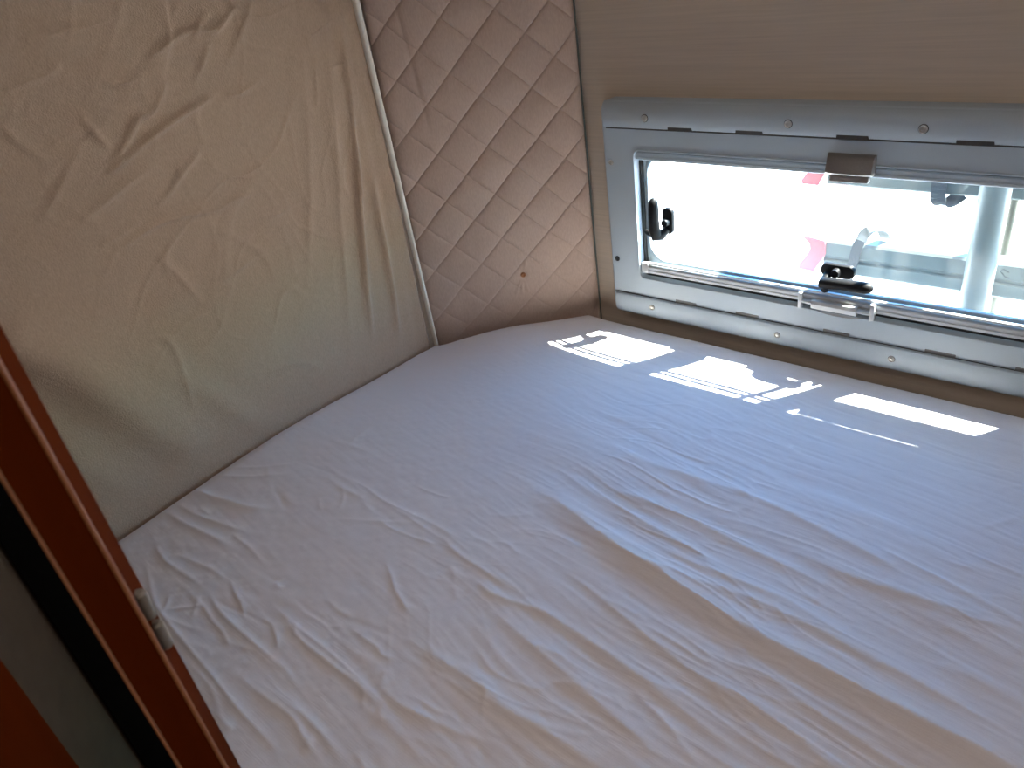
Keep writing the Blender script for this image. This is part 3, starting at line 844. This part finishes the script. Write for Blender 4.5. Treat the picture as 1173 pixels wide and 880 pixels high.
# ------------------------------------------------------------------ folded bicycle carrier outside the window
rack = empty('bike_carrier', (-.207, 1.25, -.25))
tag(rack, 'silver folded bicycle carrier with red-capped rails outside the window', 'bike carrier')
bm = bmesh.new()
tube(bm, [(-.207, 1.25, -.25), (-.207, 1.25, .95)], .0208, 28)
finish('post', bm, M['rack'], rack)
for z in (-.22, .62):
    bm = bmesh.new(); box(bm, -.222, -.192, 1.2005, 1.245, z - .02, z + .02, .003, 1)
    finish('bracket', bm, M['rack'], rack)
bm = bmesh.new()
tube(bm, [(-.193, 1.335, -.24), (-.193, 1.335, .95)], .0062, 14)
tag(finish('rod', bm, M['brass'], rack), label='thin weathered rod behind the post')
def rail(x0, x1, zb):
    prof = [(1.272, zb), (1.270, zb + .003), (1.270, zb + .022), (1.274, zb + .025), (1.274, zb + .029), (1.2705, zb + .032), (1.2705, zb + .054), (1.274, zb + .058), (1.300, zb + .058),
            (1.302, zb + .054), (1.290, zb + .030), (1.302, zb + .004), (1.300, zb)]
    bm = bmesh.new()
    loft(bm, [[(x, y, z) for y, z in prof] for x in (x0, x1)])
    return finish('rail', bm, M['rail'], rack, angle=20)
def end_cap(x, zb, parent):
    poly = [(-.0435, .066), (-.018, .060), (.002, .060), (.0035, .034), (-.012, .004), (-.014, -.002), (-.042, -.001), (-.043, .006), (-.026, .030), (-.022, .040), (-.024, .052), (-.042, .0635)]
    bm = bmesh.new()
    prism(bm, [(x + a_, zb + c_) for a_, c_ in poly][::-1], 1.266, 1.304, .0015)
    finish('end_cap', bm, M['redcap'], parent)
rails = []
for x0, x1, zb in ((-.452, .48, .1195), (-.455, .48, .2760), (-.150, .48, .4330)):  # third rail is added out of view to shade part of the sun patch
    r_ = rail(x0, x1, zb); rails.append(r_)
    if x0 < -.3: end_cap(x0, zb, r_)
# added upright, unseen above the window, casts a gap into the sun patches
bm = bmesh.new()
box(bm, -.492, -.437, 1.240, 1.262, .304, .640, .004, 2)
finish('shadow_arm', bm, M['rack'], rack)
bm = bmesh.new()
tube(bm, [(-.48, 1.251, .615), (-.207, 1.251, .615), (.20, 1.251, .615)], .012, 14)
finish('crossbar', bm, M['rack'], rack)
for z in (.413, .431):  # two added rods, out of view, their shadows stripe the sun patches
    bm = bmesh.new()
    tube(bm, [(-.80, 1.25, z), (-.45, 1.25, z), (-.207, 1.25, z)], .0038, 8)
    finish('shadow_rod', bm, M['rack'], rack)
bm = bmesh.new()
tube(bm, [(.045, 1.25, -.25), (.045, 1.25, .95)], .0208, 28)  # second post, added out of view to cut off the right sun patch
finish('post', bm, M['rack'], rack)
for z in (-.22, .62):
    bm = bmesh.new(); box(bm, .030, .060, 1.2005, 1.245, z - .02, z + .02, .003, 1)
    finish('bracket', bm, M['rack'], rack)
# ratchet straps
def ribbon(bm, path, w, t=0.0022, slant=0.0):
    """path of (y, z) with x; a ribbon of width w across x"""
    pts = [Vector(p) for p in path]
    secs = []
    for i, p in enumerate(pts):
        d = (pts[min(i + 1, len(pts) - 1)] - pts[max(i - 1, 0)]).normalized()
        side = Vector((1, 0, 0)); side = (side - d * side.dot(d)).normalized()
        nrm = d.cross(side).normalized()
        rib = t * (0.5 + 0.28 * (i % 2))
        secs.append([p + side * w / 2 + nrm * rib, p - side * w / 2 + nrm * rib, p - side * w / 2 - nrm * t / 2, p + side * w / 2 - nrm * t / 2])
    loft(bm, secs)
def spath(ctrl, n=9):
    C, _ = catmull([c[:2] for c in ctrl], [1] * len(ctrl), n)
    C2, _ = catmull([(c[2], 0) for c in ctrl], [1] * len(ctrl), n)
    return [(C[i, 0], C[i, 1], C2[i, 0]) for i in range(len(C))]
bm = bmesh.new()
ribbon(bm, spath([(-.4080, 1.2640, .0950), (-.4050, 1.2640, .1200), (-.4000, 1.2640, .1450), (-.3950, 1.2640, .1750), (-.3900, 1.2640, .1880)]), .0165)
st = finish('strap', bm, M['strap'], rails[0], angle=20)
bm = bmesh.new()
ribbon(bm, spath([(-.3895, 1.2640, .1880), (-.3850, 1.2610, .2010), (-.3760, 1.2640, .2080), (-.3680, 1.2760, .2060), (-.3640, 1.2900, .1960), (-.3640, 1.3060, .1800)]), .0175)
tag(finish('strap_loop', bm, M['strap_clear'], rails[0], angle=20), label='pale loop of the lower strap')
bm = bmesh.new()
ribbon(bm, spath([(-.2850, 1.2640, .3400), (-.2850, 1.2640, .3100), (-.2845, 1.2640, .2850), (-.2830, 1.2640, .2700), (-.2780, 1.2680, .2620), (-.2680, 1.2760, .2640), (-.2560, 1.2860, .2740)]), .0210)
finish('strap', bm, M['strap'], rails[1], angle=20)
bm = bmesh.new()
ribbon(bm, spath([(-.105, 1.2640, .4950), (-.105, 1.2640, .4500), (-.105, 1.2640, .4200), (-.108, 1.2600, .3950), (-.112, 1.2560, .3600)]), .0140)  # strap added on the unseen rail to break the sun patch
finish('strap', bm, M['strap'], rails[2], angle=20)
bm = bmesh.new()
tube(bm, [(-.172, 1.2698, .1640), (-.180, 1.2698, .1680), (-.184, 1.2698, .1640), (-.180, 1.2698, .1610), (-.177, 1.2698, .1560), (-.170, 1.2698, .1545)], .0009, 6)
finish('printed_mark', bm, M['mark'], rails[0])

# ------------------------------------------------------------------ wooden door post in the left foreground
def rot_box(name, cx, cyy, w, d, ang, z0, z1, m, parent, bevel=.0015, seg=2):
    """w along the edge direction, d in depth, turned by ang about z"""
    bm = bmesh.new()
    box(bm, -w / 2, w / 2, -d / 2, d / 2, z0, z1, bevel, seg)
    bmesh.ops.rotate(bm, verts=bm.verts, cent=(0, 0, 0), matrix=Matrix.Rotation(ang, 3, 'Z'))
    bmesh.ops.translate(bm, verts=bm.verts, vec=(cx, cyy, 0))
    return finish(name, bm, m, parent, angle=30)
def pol(deg, r):
    return Vector((r * math.cos(math.radians(deg)), r * math.sin(math.radians(deg)), 0))
# corners as plan points: front-left, front-right, back-right
A0 = pol(173.55, .400); B0 = pol(170.35, .402); C0 = pol(169.22, .430)
post = empty('door_post', ((A0.x + C0.x) / 2, (A0.y + C0.y) / 2, ZF))
tag(post, 'dark red-brown wooden door post standing in the left foreground', 'door post')
def plan_prism(bm, pts, z0, z1):
    lo = [bm.verts.new((p.x, p.y, z0)) for p in pts]; hi = [bm.verts.new((p.x, p.y, z1)) for p in pts]
    n = len(pts)
    bm.faces.new(lo[::-1]); bm.faces.new(hi)
    for i in range(n): bm.faces.new((lo[i], lo[(i + 1) % n], hi[(i + 1) % n], hi[i]))
bm = bmesh.new()
D0 = A0 + (C0 - B0)
plan_prism(bm, [A0, B0, C0, D0], ZF, ZC - .003)
finish('post_body', bm, M['redwood'], post, smooth=False)
for nm, P0, re_ in (('edge_strip', B0, .0014), ('edge_strip', A0, .0011)):
    bm = bmesh.new()
    c_ = P0 * 0.9985
    tube(bm, [(c_.x, c_.y, z) for z in (ZF, 0, ZC - .003)], re_, 10)
    finish(nm, bm, M['edge'], post)
hg = None
for zc in (0.4095, 0.3835):
    bm = bmesh.new()
    p = pol(169.70, .411)
    t_ = (C0 - B0).normalized()
    tube(bm, [(p.x, p.y, zc - .0105), (p.x, p.y, zc - .009), (p.x, p.y, zc + .009), (p.x, p.y, zc + .0105)], [.0028, .0042, .0042, .0028], 14)
    if hg is None:
        hg = finish('hinge', bm, M['hinge'], post)
    else:
        finish('knuckle', bm, M['hinge'], hg)

# ------------------------------------------------------------------ cupboard beyond the post
E0 = pol(175.45, .57); F0 = pol(179.52, .50); G0 = pol(188.5, .47)
cup = empty('cupboard', (-.55, -.03, ZF))
tag(cup, 'cupboard with red-brown front and dark grey side, left edge of view behind the post', 'cupboard')
bm = bmesh.new()
plan_prism(bm, [E0, F0, F0 + Vector((-.35, 0, 0)), E0 + Vector((-.35, 0, 0))], ZF, ZC - .003)
tag(finish('side_panel', bm, M['greyboard'], cup, smooth=False), label='dark grey panel')
bm = bmesh.new()
plan_prism(bm, [F0 + Vector((.004, 0, 0)), G0, G0 + Vector((-.02, 0, 0)), F0 + Vector((-.016, 0, 0))], ZF, ZC - .003)
tag(finish('front_panel', bm, M['redwood'], cup, smooth=False), label='red-brown wooden front')
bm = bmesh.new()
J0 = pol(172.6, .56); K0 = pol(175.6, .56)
plan_prism(bm, [J0, K0, K0 + Vector((-.02, 0, 0)), J0 + Vector((-.02, 0, 0))], ZF, ZC - .003)  # black board standing in for the shaded recess beside the cupboard
tag(finish('gap_shade', bm, M['gap'], cup, smooth=False), label='black board painted as the shade in the gap')
